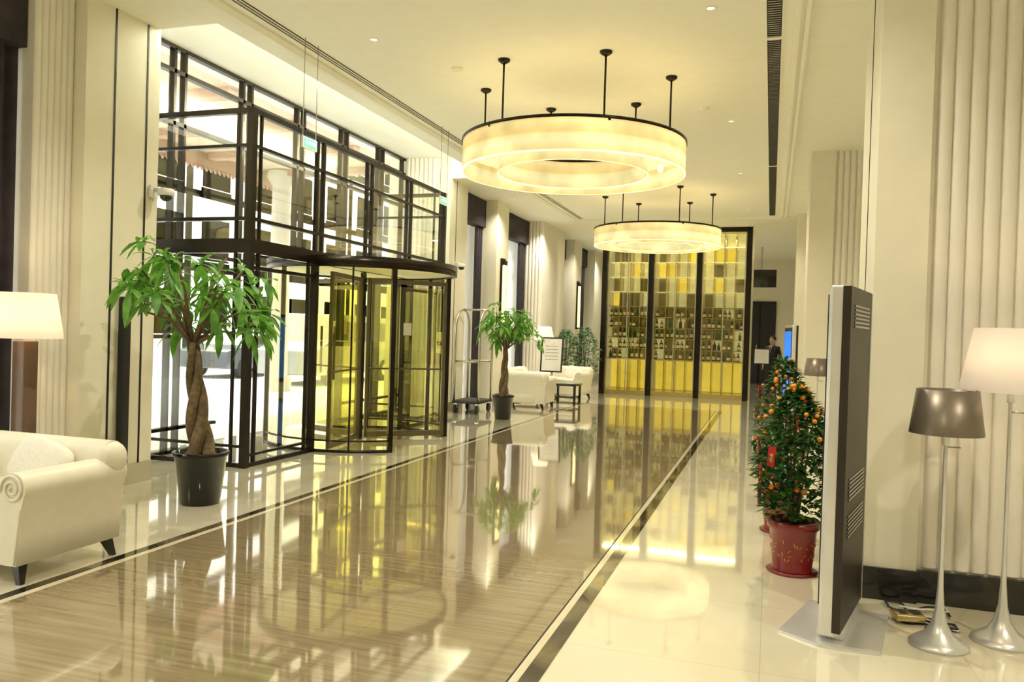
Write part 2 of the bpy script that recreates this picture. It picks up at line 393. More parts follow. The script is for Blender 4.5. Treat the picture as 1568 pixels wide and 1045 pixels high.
# ------------------------------------------------------------- hanging exit signs
GREEN=M('exit_green',(.15,.6,.40),emit=(.12,.7,.42),es=.25)
for y in (7.1,10.6):
    b=MB(); box(b,WHITEP,-.012,.012,-.13,.13,0,.11); box(b,GREEN,.012,.015,-.12,.12,.01,.10); box(b,WHITEP,.015,.017,-.03,.09,.04,.075)
    prof(b,WHITEP,[(-.09,.055),(-.05,.03),(-.05,.08)],(.015,0,0),(0,1,0),(0,0,1),(1,0,0),.002)
    for dy in (-.12,.12): tube(b,STEEL,[(0,dy,.11),(0,dy,H-3.4)],.004,6)
    b.build('exit_sign',(-4.55,y,3.4))
# cctv
for x,y,z in ((-5.89,6.42,2.87),(-5.89,14.3,2.85)):
    b=MB(); box(b,WHITEP,0,.03,-.05,.05,-.05,.07); tube(b,WHITEP,[(.02,0,.03),(.16,0,.03),(.17,0,0)],.02,8)
    lathe(b,WHITEP,[(0,.04),(.07,.035),(.08,0),(.08,-.03),(.065,-.035)],.17,0,0,seg=20); lathe(b,BLACK,[(.06,-.03),(.055,-.06),(.03,-.085),(0,-.09)],.17,0,0,seg=20)
    b.build('security_camera',(x,y,z))

# ------------------------------------------------------------- ring pendant lights
DIFF=M('lamp_inner_glow',(1,.9,.6),emit=(1,.74,.28),es=.75)
UPL=M('lamp_upglow',(1,.9,.6),emit=(1,.80,.5),es=1.5)
LIP=M('lamp_bottom_lip',(1,.9,.6),emit=(1,.85,.5),es=1.0)
def ring(x,y):
    b=MB(); R1,R0=1.28,.86; h=.165
    lathe(b,DRUM,[(R1,-h),(R1,h)],seg=96); lathe(b,DRUM,[(R0,-h),(R0,h)],seg=96)
    lathe(b,LIP,[(R1-.014,-h-.008),(R1+.004,-h-.008),(R1+.004,-h+.008)],seg=96); lathe(b,LIP,[(R0+.014,-h-.008),(R0-.004,-h-.008),(R0-.004,-h+.008)],seg=96)
    lathe(b,BRONZE,[(R1-.02,h-.0),(R1+.012,h),(R1+.012,h+.03),(R1-.02,h+.03),(R1-.02,h)],seg=96)
    lathe(b,BRONZE,[(R0-.012,h),(R0+.02,h),(R0+.02,h+.03),(R0-.012,h+.03),(R0-.012,h)],seg=96)
    lathe(b,DIFF,[(R0,h-.09),(R1,h-.09)],seg=96)
    lathe(b,UPL,[(R0+.1,h-.05),(R1-.1,h-.05)],seg=96)
    for k in range(6):
        a=k*60*dg; px,py=1.1*cos(a),1.1*sin(a); T=Matrix.Rotation(a,4,'Z')
        box(b,BRONZE,R0,R1,-.015,.015,h-.02,h+.01,T)
        tube(b,BRONZE,[(px,py,h),(px,py,H-3.605-.02)],.011,8)
        lathe(b,BRONZE,[(0,-.045),(.03,-.045),(.065,-.02),(.065,0)],px,py,H-3.605,seg=20)
        Tb=Matrix.Rotation(a+.5,4,'Z'); sell(b,LIP,(1.07,0,-.02),(.07,.07,.1),1,12,8,T=Tb)
    b.build('ring_pendant_light',(x,y,3.605),recalc=False)
ring(-2.25,9.0); ring(-2.3,16.5)
b=MB()
for x,y in ((-2.6,6.0),(-1.9,13),(-.9,10.3),(-3.4,8.2)):
    lathe(b,CEIL,[(0,-.03),(.05,-.03),(.065,-.01),(.065,0)],x,y,H,seg=20)
b.build('smoke_detectors')

# ------------------------------------------------------------- right side walls
b=MB()
box(b,CREAM,.6,.9,5.45,6.35,0,H); box(b,FLUTE,.9,5,5.5,6.3,0,H); flutes(b,FLUTE,(.93,5.5),(4.9,5.5),(0,-1),.22,H)
box(b,GROOVE,.596,.604,5.9,5.912,.2,H)
box(b,CREAM,.5,.85,13.0,14.0,0,H); box(b,FLUTE,.85,5,13.05,14.0,0,H); flutes(b,FLUTE,(.88,13.05),(4.9,13.05),(0,-1),.2,H)
box(b,CREAM,.5,.9,19.3,20.3,0,H); box(b,FLUTE,.9,5,19.35,20.3,0,H)
box(b,CREAM,4.7,5,-5,31,0,H)
b.build('wall_right')
b=MB(); box(b,CREAM,-6,4.7,-5.2,-5,0,H); b.build('wall_front')
b=MB()
box(b,BLACK,.585,.905,5.43,5.45,0,.2); box(b,BLACK,.58,.6,5.43,6.36,0,.2); box(b,BLACK,.905,4.7,5.46,5.5,0,.2)
box(b,BLACK,.48,.86,12.98,13.0,0,.18); box(b,BLACK,.86,4.7,13.01,13.04,0,.18); box(b,BLACK,.48,.5,13,14,0,.18)
b.build('baseboard_right')
b=MB(); box(b,CREAM,-5.85,4.7,30.7,31,0,H); b.build('wall_back')
b=MB(); box(b,BLKM,-.95,.15,30.62,30.69,0,3.0); box(b,BRONZE,-.44,-.38,30.6,30.64,0,3); box(b,BRASS,-.52,-.49,30.56,30.62,.9,1.4); b.build('door_1')
b=MB(); rbox(b,BLACK,(0,0,0),(.9,.06,.55),.01); box(b,STEEL,-.03,.03,.0,.03,.2,.99); b.build('ceiling_television',(-.35,26,3.5))

# ------------------------------------------------------------- wine display cabinet
GP1=M('backlit_gold_panel',(.7,.55,.12),emit=(.90,.70,.09),es=.5,nscale=3,var=.2)
GP2=M('backlit_pale_panel',(.7,.66,.40),emit=(.82,.76,.40),es=.34,nscale=3,var=.2)
GP3=M('brown_mirror_panel',(.14,.11,.05),.2,emit=(.6,.48,.14),es=.09,nscale=4,var=.3)
BOT=[M('bottle_dark',(.015,.012,.01),.12,coat=.5),M('bottle_green',(.03,.08,.03),.12,coat=.5),M('bottle_amber',(.35,.14,.02),.12,coat=.5)]
LAB=M('bottle_label',(.9,.85,.7),.6)
b=MB(); ys=21.5; xs=[-4.36,-3.10,-1.84,-.60]
for x in xs: box(b,BRONZE,x-.07,x+.07,ys-.1,ys+.1,0,H-.01)
box(b,BRASS,xs[0],xs[-1],ys-.05,ys+.85,0,.12); box(b,BRONZE,xs[0],xs[-1],ys-.06,ys+.06,H-.12,H-.01)
box(b,CREAM,xs[0]-.1,xs[-1]+.1,ys+.85,ys+.95,0,H-.01)
for i in range(3):
    a,c=xs[i]+.07,xs[i+1]-.07; w=(c-a)/4
    for k in range(4):
        u0=a+k*w; u1=u0+w
        r=random.random()
        box(b,GP1,u0+.02,u1-.02,ys+.80,ys+.84,.14,.95)
        for q in range(5):
            box(b,random.choice([GP3,GP3,GP3,GP2]),u0+.02,u1-.02,ys+.80,ys+.84,.97+.285*q,.97+.285*(q+1)-.02)
        for z in [2.4+.41*q for q in range(5)]:
            box(b,random.choice([GP2,GP2,GP1,GP2,GP3]),u0+.03,u1-.03,ys+.80,ys+.84,z+.02,z+.39)
    for x in (a+w,a+2*w,a+3*w): box(b,BRASS,x-.012,x+.012,ys+.35,ys+.8,.12,H-.2)
    for x in (a+.02,a+2*w,c-.02): box(b,STEEL,x-.012,x+.012,ys-.015,ys+.015,.12,H-.12)
    box(b,GLASSC,a,c,ys-.004,ys+.004,.12,H-.12)
    box(b,BRASS,a,c,ys-.02,ys+.02,.95,.98)
    for z in [.97+.285*q for q in range(6)]+[2.8,3.2,3.6,4.0]:
        box(b,GP2 if z>2.5 else BRASS,a,c,ys+.3,ys+.8,z,z+.015)
    for z in [.985+.285*q for q in range(5)]:
        x=a+.06
        while x<c-.05:
            if random.random()<.88:
                h=random.uniform(.20,.26); r=random.uniform(.035,.05); m=random.choice([BOT[0],BOT[0],BOT[1],BOT[2]])
                y=ys+random.uniform(.36,.45)
                lathe(b,m,[(0,0),(r,0),(r,h*.6),(r*.35,h*.75),(r*.35,h),(0,h)],x,y,z,seg=10)
                if random.random()<.75: lathe(b,LAB,[(r+.001,h*.15),(r+.001,h*.5)],x,y,z,seg=10)
            x+=random.uniform(.1,.15)
b.build('wine_display_cabinet')
for i in range(3):
    l=D.lights.new('cabinet_lamp','AREA'); l.size=1.0; l.size_y=.2; l.shape='RECTANGLE'; l.energy=18; l.color=(1,.87,.55)
    o=D.objects.new('cabinet_lamp',l); o.location=((xs[i]+xs[i+1])/2,ys+.17,H-.28); scene.collection.objects.link(o)

# ------------------------------------------------------------- armchair
def armchair(name,loc,rz,pillow=True,W=1.05,Dp=.86):
    b=MB(); hw=W/2
    rbox(b,LEATHER,(0,.0,.25),(W-.2,Dp-.06,.27),.03)
    rbox(b,LEATHER,(0,-.06,.42),(W-.36,Dp-.22,.16),.05)
    for s in (1,-1):
        P=[(hw-.24,.12),(hw-.245,.45)]
        cxx,cz,r=hw-.10,.575,.10
        for k in range(13):
            a=(175-k*17)*dg; P.append((cxx+r*cos(a),cz+r*sin(a)))
        P+=[(hw-.03,.46),(hw-.045,.30),(hw-.06,.12)]
        P=[(s*p[0],p[1]) for p in P]
        prof(b,LEATHER,P,(0,-Dp/2,0),(1,0,0),(0,0,1),(0,1,0),Dp-.02,sm=True)
        sp=[]
        for k in range(34):
            a=(190-k*24)*dg; rr=.092*(1-k/38); sp.append((s*(cxx+rr*cos(a)),-Dp/2-.004,cz+rr*sin(a)))
        tube(b,LEATHER,sp,.009,6)
        tube(b,LEATHER,[(s*(hw-.235),-Dp/2-.004,.13),(s*(hw-.24),-Dp/2-.004,.46),(s*(hw-.20),-Dp/2-.004,.56)],.006,6)
        tube(b,LEATHER,[(s*(hw-.07),-Dp/2-.004,.13),(s*(hw-.055),-Dp/2-.004,.28),(s*(hw-.04),-Dp/2-.004,.46)],.006,6)
    P=[(Dp/2-.26,.3),(Dp/2-.24,.5),(Dp/2-.19,.68)]
    cyy,cz,r=Dp/2-.09,.69,.095
    for k in range(12):
        a=(165-k*17)*dg; P.append((cyy+r*cos(a),cz+r*sin(a)))
    P+=[(Dp/2-.02,.5),(Dp/2-.03,.3),(Dp/2-.05,.12),(Dp/2-.2,.12)]
    prof(b,LEATHER,P,(-hw+.06,0,0),(0,1,0),(0,0,1),(1,0,0),W-.12,sm=True)
    for s in (1,-1):
        sell(b,LEATHER,(s*(hw-.085),Dp/2-.09,.66),(.2,.22,.24),.9)
    for sx in (1,-1):
        for sy in (1,-1):
            x0,y0=sx*(hw-.13),sy*(Dp/2-.08)
            vs=[]
            for z,w,of in ((.14,.035,0),(.0,.016,.05)):
                for dx,dy in ((-1,-1),(1,-1),(1,1),(-1,1)): vs.append((x0+sx*of+dx*w,y0+sy*of*.6+dy*w,z))
            b.add(vs,BF,BLACK)
    if pillow:
        T=Matrix.Translation((.12,.10,.62))@Matrix.Rotation(.3,4,'Y')@Matrix.Rotation(-.35,4,'X')
        sell(b,PILLOW,(0,0,0),(.42,.15,.34),.55,T=T)
    b.build(name,loc,rz)
armchair('cream_armchair',(-4.70,3.96,0),.0,True,1.14,.80)
armchair('cream_armchair',(-4.9,16.3,0),pi,False)
armchair('cream_armchair',(-4.75,19.2,0),-.1)
armchair('cream_armchair',(-5.35,17.75,0),pi/2)
# side table
b=MB(); rbox(b,BLACK,(0,0,.43),(.6,.6,.05),.008); rbox(b,BLACK,(0,0,.15),(.52,.52,.04),.005)
for sx in (1,-1):
    for sy in (1,-1): box(b,BLACK,sx*.26-.025,sx*.26+.025,sy*.26-.025,sy*.26+.025,0,.42)
b.build('side_table',(-4.45,17.85,0))
# sign stand
b=MB(); T=Matrix.Translation((0,0,1.08))@Matrix.Rotation(-.12,4,'X')
box(b,BLACK,-.27,.27,-.015,.015,-.42,.42,T); box(b,WHITEP,-.235,.235,-.02,-.015,-.385,.385,T)
for z in (.2,.12,.04,-.04,-.12): box(b,STEEL,-.16,.16,-.022,-.02,z,z+.012,T)
tube(b,BLACK,[(0,.05,.7),(0,.12,.02)],.015); lathe(b,BLACK,[(0,.02),(.17,.015),(.18,0)],0,.12,0,seg=24)
b.build('notice_board_stand',(-4.98,18.45,0))

# ------------------------------------------------------------- lamps
SHW=transl('white_lampshade',(.9,.84,.74),None,.5,0,emit=(1,.84,.66),es=.3)
SHW2=transl('dim_lampshade',(.85,.8,.74),None,.45,0,emit=(1,.85,.68),es=.12)
SHG=M('grey_satin_shade',(.20,.165,.125),.35,metal=.5,stretch=(1,1,.1))
def trumpet(b,mat,rb,zt):
    lathe(b,mat,[(0,0),(rb,0),(rb,.014),(rb*.82,.035),(rb*.5,.065),(rb*.28,.12),(rb*.16,.2),(rb*.1,.32),(.011,.5),(.009,zt)],seg=32)
def shade(b,mat,r0,r1,z0,z1,t=.004):
    lathe(b,mat,[(r0,z0),(r1,z1),(r1-t,z1),(r0-t,z0),(r0,z0)],seg=40)
    for k in range(3):
        a=k*120*dg; tube(b,STEEL,[(0,0,z1-.04),((r1-t)*cos(a),(r1-t)*sin(a),z1-.02)],.003,6)
    tube(b,WHITEP,[(0,0,z0-.06),(0,0,z0+.05)],.018); lathe(b,WHITEP,[(0,-.03),(.02,-.02),(.035,.02),(.025,.055),(0,.065)],0,0,z0+.11,seg=14)
def lamp_pt(loc,e,r=.06):
    l=D.lights.new('bulb','POINT'); l.energy=e; l.color=(1,.75,.45); l.shadow_soft_size=r
    o=D.objects.new('bulb_light',l); o.location=loc; scene.collection.objects.link(o)
def smalllamp(loc):
    b=MB(); trumpet(b,SILVER,.145,1.25); shade(b,SHG,.18,.15,1.13,1.365); tube(b,STEEL,[(0,0,1.06),(.07,0,1.06)],.005,6); b.build('floor_lamp',loc)
smalllamp((.90,4.73,0)); smalllamp((.62,11.6,0))
b=MB(); trumpet(b,SILVER,.15,1.55); shade(b,SHW2,.25,.185,1.36,1.70); tube(b,STEEL,[(0,0,1.25),(.08,0,1.25)],.006,6); b.build('floor_lamp',(1.24,4.92,0)); lamp_pt((1.24,4.92,1.54),4)
b=MB(); rbox(b,BRONZE,(0,0,.02),(.34,.34,.04),.01); rbox(b,M('smoked_lamp_column',(.16,.10,.07),.2),(0,0,.73),(.13,.13,1.36),.01); shade(b,SHW,.27,.21,1.43,1.79); tube(b,STEEL,[(0,0,1.4),(0,0,1.6)],.01); b.build('floor_lamp',(-5.66,4.85,0)); lamp_pt((-5.66,4.85,1.62),8)
b=MB(); rbox(b,BRONZE,(0,0,.02),(.34,.34,.04),.01); rbox(b,BRONZE,(0,0,.72),(.1,.1,1.34),.01); shade(b,SHW,.26,.17,1.42,1.76); tube(b,STEEL,[(0,0,1.4),(0,0,1.6)],.01); b.build('floor_lamp',(-5.45,19.4,0)); lamp_pt((-5.45,19.4,1.6),8)

# cables + power box
b=MB()
random.seed(3)
for k in range(9):
    p=[]; x,y=random.uniform(.74,.85),random.uniform(5.0,5.3); a=random.uniform(-.6,.6)
    for i in range(24):
        p.append((x,y,.008+.006*(k%3))); a+=random.uniform(-.8,.8); x=min(1.05,max(.72,x+.03*cos(a))); y=min(5.38,max(4.98,y+.03*sin(a)))
    q=[]
    for i in range(len(p)-1):
        q.append(p[i]); q.append(tuple((Vector(p[i])+Vector(p[i+1]))/2))
    tube(b,BLKM if k%4 else WHITEP,q,.006,6)
b.build('power_cables')
b=MB(); rbox(b,BRASS,(0,0,.018),(.16,.12,.036),.006); box(b,BLKM,-.05,-.01,-.03,.03,.036,.038); box(b,BLKM,.02,.06,-.03,.03,.036,.038); b.build('floor_socket_box',(.80,5.06,.02),.2)

# ------------------------------------------------------------- digital signage kiosks
SCR=M('blue_screen',(.02,.1,.4),.2,emit=(.03,.22,.85),es=.8,nscale=2.5,var=.6)
PANEL=M('kiosk_dark_panel',(.035,.028,.022),.4,ior=1.35)
def kiosk(name,loc,rz,scr):
    b=MB(); w,t=.74,.10
    pr=[(-t/2,-w/2+.02),(-t/2+.02,-w/2),(t/2-.02,-w/2),(t/2,-w/2+.02),(t/2,w/2-.02),(t/2-.02,w/2),(-t/2+.02,w/2),(-t/2,w/2-.02)]
    prof(b,SILVER,pr,(0,0,.05),(1,0,0),(0,1,0),(0,0,1),1.83)
    rbox(b,SILVER,(0,0,1.885),(t-.01,w-.03,.03),.012)
    box(b,PANEL,t/2-.03,t/2+.012,-w/2-.003,w/2+.003,.07,1.895)
    box(b,SILVER,t/2+.012,t/2+.016,w/2-.02,w/2+.003,.07,1.895)
    box(b,BLKM if not scr else BLACK,-t/2-.008,-t/2,-w/2+.03,w/2-.03,.2,1.85)
    if scr: box(b,SCR,-t/2-.011,-t/2-.008,-w/2+.06,w/2-.06,.3,1.78)
    for z0 in (.55,.75,1.68):
        for k in range(6):
            box(b,BLACK,t/2+.012,t/2+.017,-.26,.26,z0+k*.022,z0+k*.022+.01)
    prof(b,SILVER,[(-.26,-.33),(-.04,-.42),(.04,-.42),(.26,-.36),(.22,.3),(-.22,.3)],(0,0,0),(1,0,0),(0,1,0),(0,0,1),.014)
    rbox(b,SILVER,(0,0,.035),(.14,.6,.05),.015)
    b.build(name,loc,rz)
kiosk('digital_signage_kiosk',(.42,4.86,0),-.24,False)
kiosk('digital_signage_kiosk',(.38,16.9,0),.18,True)

# ------------------------------------------------------------- plants
def leaflet(b,m,base,d,L,W,droop):
    d=Vector(d).normalized(); up=Vector((0,0,1)); s=d.cross(up)
    if s.length<.05: s=Vector((1,0,0))
    s.normalize(); n=s.cross(d); vs=[];fs=[]
    for i,(t,w) in enumerate(((0,.08),(.22,.6),(.5,1),(.78,.72),(1,.03))):
        c=Vector(base)+d*L*t-up*droop*L*t*t
        vs+=[(c+s*W/2*w+n*W*.12*w)[:],(c)[:],(c-s*W/2*w+n*W*.12*w)[:]]
        if i: o=3*i; fs+=[(o-3,o-2,o+1,o),(o-2,o-1,o+2,o+1)]
    b.add(vs,fs,m,True)
def pachira(name,loc,ht,trunk_top,rad,seed,nb=9,potr=.235,poth=.46,lean=(-.06,0),ll=.2,el0=.05,tw=1.):
    random.seed(seed); b=MB()
    lathe(b,POTB,[(0,0),(potr*.68,0),(potr*.72,.01),(potr*.94,poth-.04),(potr*1.0,poth-.035),(potr*1.02,poth),(potr*.93,poth),(potr*.9,poth-.05),(0,poth-.05)],seg=40)
    lathe(b,SOIL,[(0,poth-.045),(potr*.91,poth-.045)],seg=24)
    for k in range(3):
        P=[];Rr=[]
        for i in range(24):
            t=i/23; a=2*pi*k/3+t*5.5; rr=.055*(1-t*.55)*tw
            P.append((lean[0]*t+rr*cos(a),lean[1]*t+rr*sin(a),poth-.06+(trunk_top-poth+.06)*t)); Rr.append(.05*(1-.6*t)*tw)
        P[0]=(P[0][0]*1.5,P[0][1]*1.5,P[0][2]); tube(b,BARK,P,Rr,10)
    top=Vector((lean[0],lean[1],trunk_top-.03))
    def cluster(c,ax,L):
        n=random.choice((5,6,7)); ax=ax.normalized()
        s=ax.cross(Vector((.3,.5,1))).normalized(); t=ax.cross(s); a0=random.random()*6
        for k in range(n):
            a=a0+2*pi*k/n; d=s*cos(a)+t*sin(a)+ax*.35
            leaflet(b,LEAF,c,d,L*random.uniform(.8,1.15),L*.38,random.uniform(.25,.8))
    for k in range(nb):
        a=2*pi*k*.382+random.uniform(-.2,.2); el=el0+(1.35-el0)*((k+.5)/nb)
        rb=rad*.72*cos(el*.85)+.03; tip=top+Vector((rb*cos(a),rb*sin(a),(ht-trunk_top)*.82*sin(el)+.03))
        mid=(top+tip)/2+Vector((0,0,.08)); tube(b,BARK,[top,mid,tip],[.02,.013,.008],6)
        for j in range(4):
            dv=Vector((random.uniform(-1,1)+cos(a)*.6,random.uniform(-1,1)+sin(a)*.6,random.uniform(-.6,.8))).normalized()
            st=mid.lerp(tip,random.uniform(.2,1)); q=st+dv*random.uniform(.12,.26)*rad/.75
            tube(b,LEAF,[st,(st+q)/2+Vector((0,0,.03)),q],.004,5,cap=False)
            cluster(q,dv+Vector((0,0,.4)),ll)
    b.build(name,loc,0,recalc=False)
pachira('potted_money_tree',(-4.76,5.85,0),2.44,1.42,.76,11,nb=13,lean=(-.12,0),tw=1.25)
pachira('potted_money_tree',(-4.62,13.8,0),2.15,1.3,.6,5,nb=11,potr=.2,poth=.44,lean=(.02,0),el0=.2)
def bush(name,loc,z0,z1,rad,n,leaf,ls,seed,fruit=0,pot=None,red=0):
    random.seed(seed); b=MB(); pr,ph,pm=pot
    lathe(b,pm,[(0,0),(pr*.78,0),(pr*.82,.012),(pr*.84,.03),(pr*.8,.04),(pr*.95,ph-.06),(pr*1.05,ph-.05),(pr*1.07,ph),(pr*.96,ph),(pr*.93,ph-.05),(0,ph-.05)],seg=36)
    lathe(b,SOIL,[(0,ph-.045),(pr*.94,ph-.045)],seg=24)
    if pm is REDP:
        for k in range(90):
            a=random.uniform(0,2*pi); z=random.uniform(.10,ph-.12); r=pr*(.8+.15*(z-.04)/(ph-.1))+.001
            T=Matrix.Rotation(a,4,'Z')@Matrix.Translation((r,0,z))@Matrix.Rotation(random.random()*3,4,'X')
            box(b,GOLD,-.001,.002,-.012,.012,-.002,.002,T)
        lathe(b,REDP,[(0,0),(pr*1.0,0),(pr*1.05,.012),(0,.012)],seg=32)
    for k in range(7):
        a=random.uniform(0,6.28); r=random.uniform(.02,rad*.6)
        tube(b,BARK,[(.02*cos(a),.02*sin(a),ph-.05),(r*.5*cos(a),r*.5*sin(a),(z0+z1)*.4),(r*cos(a),r*sin(a),z1-.15)],[.012,.008,.004],6)
    def rp(shell):
        t=random.random(); a=random.uniform(0,2*pi)
        R=rad*(.62+.38*sin(pi*min(1,.15+t*.85)))*(1-.75*max(0,t-.72)/.28)
        R*=1+.12*sin(3*a+5*t+seed)
        rr=R*(shell+(1-shell)*math.sqrt(random.random()))
        return Vector((rr*cos(a),rr*sin(a),z0+(z1-z0)*t)),a
    for k in range(n):
        p,a=rp(.35); d=Vector((cos(a)+random.uniform(-.8,.8),sin(a)+random.uniform(-.8,.8),random.uniform(-.4,1)))
        leaflet(b,leaf,p,d,ls*random.uniform(.7,1.2),ls*.5,.2)
    for k in range(fruit):
        p,a=rp(.93); p.z=z0+.12+(p.z-z0)*.9; ball(b,ORANGE,p,random.uniform(.015,.02))
    for k in range(red):
        a=random.uniform(pi*.8,pi*1.9); z=random.uniform(z0+.1,z1-.3)
        T=Matrix.Rotation(a,4,'Z')@Matrix.Translation((rad*.98,0,z))@Matrix.Rotation(random.uniform(-.2,.2),4,'X')
        box(b,REDE,-.002,.004,-.03,.03,-.07,.07,T); box(b,GOLD,.004,.005,-.012,.012,-.04,.02,T)
    b.build(name,loc,0,recalc=False)
bush('potted_kumquat_tree',(.19,5.85,0),.40,1.26,.25,1600,LEAFK,.075,2,65,(.165,.36,REDP),5)
bush('potted_kumquat_tree',(.12,7.05,0),.42,1.44,.21,1200,LEAFK,.075,9,50,(.155,.36,REDP),5)
CER=M('white_ceramic',(.75,.73,.66),.25)
bush('potted_ficus',(-5.15,20.5,0),.6,1.7,.38,700,LEAFB,.12,4,0,(.2,.4,CER))
bush('potted_ficus',(-4.68,20.75,0),.6,1.75,.33,700,LEAFB,.12,6,0,(.2,.4,CER))

# ------------------------------------------------------------- luggage cart
b=MB(); rbox(b,BLKM,(0,0,.22),(.56,.8,.06),.02)
for sx in (-.25,.25):
    P=[(sx,-.36,.24)]+[(sx,-.36,1.65)]+[(sx,-.36+.36*(1-cos(a)),1.65+.36*sin(a)) for a in [i*pi/12 for i in range(1,12)]]+[(sx,.36,1.65),(sx,.36,.24)]
    tube(b,STEEL,P,.024,10)
tube(b,STEEL,[(-.25,0,2.01),(.25,0,2.01)],.02); tube(b,STEEL,[(-.25,-.36,1.0),(.25,-.36,1.0)],.02); tube(b,STEEL,[(-.25,.36,1.0),(.25,.36,1.0)],.02)
for sx in (-.22,.22):
    for sy in (-.33,.33):
        T=Matrix.Translation((sx,sy,.085))@Matrix.Rotation(pi/2,4,'Y'); lathe(b,BLKM,[(0,-.02),(.085,-.02),(.085,.02),(0,.02)],seg=20,T=T); box(b,STEEL,sx-.03,sx+.03,sy-.02,sy+.02,.1,.2)
b.build('luggage_cart',(-5.54,14.65,0),0)

# lectern sign
b=MB(); T=Matrix.Translation((0,0,1.16))@Matrix.Rotation(-.25,4,'X'); box(b,BLKM,-.2,.2,-.01,.01,-.22,.2,T); box(b,WHITEP,-.18,.18,-.014,-.01,-.2,.18,T)
tube(b,BLKM,[(0,.02,1.0),(0,.05,.02)],.018); lathe(b,BLKM,[(0,.02),(.18,.015),(.19,0)],0,.05,0,seg=24); b.build('menu_stand',(-.22,22.2,0))

# ------------------------------------------------------------- person (receptionist in dark suit)
SUIT=M('dark_suit',(.012,.013,.018),.7); SKIN=M('skin',(.62,.38,.26),.5); HAIR=M('black_hair',(.01,.008,.007),.5); SHIRT=M('white_shirt',(.85,.85,.85),.6)
pe=D.objects.new('standing_man',None); scene.collection.objects.link(pe); pe.location=(.05,23.3,0); pe.rotation_euler=(0,0,-.5)
def skin(name,V,E,mat,sub=2):
    me=D.meshes.new(name); me.from_pydata([v[:3] for v in V],E,[]); me.materials.append(mat)
    o=D.objects.new(name,me); scene.collection.objects.link(o); o.parent=pe
    md=o.modifiers.new('skin','SKIN'); md.use_smooth_shade=True
    sv=me.skin_vertices[0].data
    for i,v in enumerate(V): sv[i].radius=(v[3],v[4] if len(v)>4 else v[3])
    sv[0].use_root=True
    s=o.modifiers.new('sub','SUBSURF'); s.levels=sub; s.render_levels=sub
    return o
V=[(0,0,.93,.15,.11),(0,0,1.08,.145,.105),(0,.0,1.25,.165,.12),(0,0,1.38,.15,.10),(0,0,1.45,.07,.065)]
E=[(0,1),(1,2),(2,3),(3,4)]
for s in (1,-1):
    k=len(V); V+=[(s*.17,0,1.38,.06),(s*.235,.01,1.13,.05),(s*.22,-.10,.93,.038)]; E+=[(3,k),(k,k+1),(k+1,k+2)]
    k=len(V); V+=[(s*.095,0,.86,.095),(s*.10,-.01,.48,.065),(s*.105,0,.10,.055)]; E+=[(0,k),(k,k+1),(k+1,k+2)]
skin('suit_body',V,E,SUIT)
for s in (1,-1):
    skin('shoe',[(s*.105,.04,.045,.042),(s*.11,-.08,.035,.036),(s*.115,-.16,.03,.028)],[(0,1),(1,2)],BLACK)
    V=[(s*.218,-.11,.91,.026,.016),(s*.214,-.14,.85,.036,.016)]; E=[(0,1)]
    for f in range(4):
        k=len(V); ox=(-.03+.02*f); ln=(.07,.08,.075,.06)[f]
        V+=[(s*.214+ox,-.15,.83,.009),(s*.214+ox,-.16,.83-ln*.5,.008),(s*.214+ox,-.15,.83-ln,.007)]; E+=[(1,k),(k,k+1),(k+1,k+2)]
    k=len(V); V+=[(s*.18,-.15,.88,.011),(s*.165,-.17,.85,.009)]; E+=[(0,k),(k,k+1)]
    skin('hand',V,E,SKIN,1)
b=MB(); sell(b,SKIN,(0,-.01,1.585),(.155,.19,.235),.95,nu=24,nv=16); sell(b,SKIN,(0,-.03,1.51),(.1,.12,.08),.9)
tube(b,SKIN,[(0,0,1.42),(0,0,1.53)],[.06,.055],14); prof(b,SKIN,[(-.1,1.60),(-.125,1.565),(-.1,1.555)],(-.012,0,0),(0,1,0),(0,0,1),(1,0,0),.024)
for s in (1,-1):
    sell(b,SKIN,(s*.08,0,1.58),(.02,.04,.06),.9); sell(b,SHIRT,(s*.032,-.095,1.595),(.028,.015,.014),1); sell(b,HAIR,(s*.032,-.102,1.595),(.012,.008,.012),1); box(b,HAIR,s*.032-.018,s*.032+.018,-.108,-.098,1.612,1.617)
sell(b,REDP,(0,-.098,1.53),(.045,.012,.012),1)
sell(b,HAIR,(0,.012,1.625),(.17,.2,.19),.9,nu=24,nv=16)
prof(b,SHIRT,[(-.045,1.44),(.045,1.44),(0,1.26)],(0,-.125,0),(1,0,0),(0,0,1),(0,1,0),.02)
prof(b,REDP,[(-.014,1.43),(.014,1.43),(.018,1.3),(0,1.27),(-.018,1.3)],(0,-.13,0),(1,0,0),(0,0,1),(0,1,0),.01)
b.build('head',parent=pe)

# ------------------------------------------------------------- outside
PAVE=M('street_paving',(.70,.70,.68),.8,nscale=1.5); FAC=M('facade_stone',(.60,.58,.54),.8,nscale=.5); FWIN=M('facade_window',(.22,.25,.27),.3); CAN=M('canopy_soffit',(.6,.5,.38),.6); SCAL=M('canopy_fascia',(.42,.26,.20),.7)
b=MB(); box(b,PAVE,-60,-7.2,-30,80,-.3,-.02); b.build('street_pavement')
b=MB(); box(b,FAC,-34,-28,-20,70,-.02,16)
for i in range(22):
    for j in range(4):
        y=-18+i*4; z=1+j*3.8; box(b,FWIN,-28.05,-28,y,y+2.2,z,z+2.2); box(b,FAC,-28.3,-28,y-.1,y+2.3,z-.25,z-.05)
    box(b,FAC,-28.4,-28,-18+i*4-1.2,-18+i*4-.7,0,16)
for z in (4.2,8.0,11.8): box(b,FAC,-28.7,-28,-20,70,z,z+.35)
b.build('street_building')
b=MB(); box(b,CAN,-12.0,-8.2,4,17.5,5.35,5.8)
for i in range(7): box(b,SCAL,-11.9,-8.3,4.6+i*2,4.85+i*2,5.2,5.35)
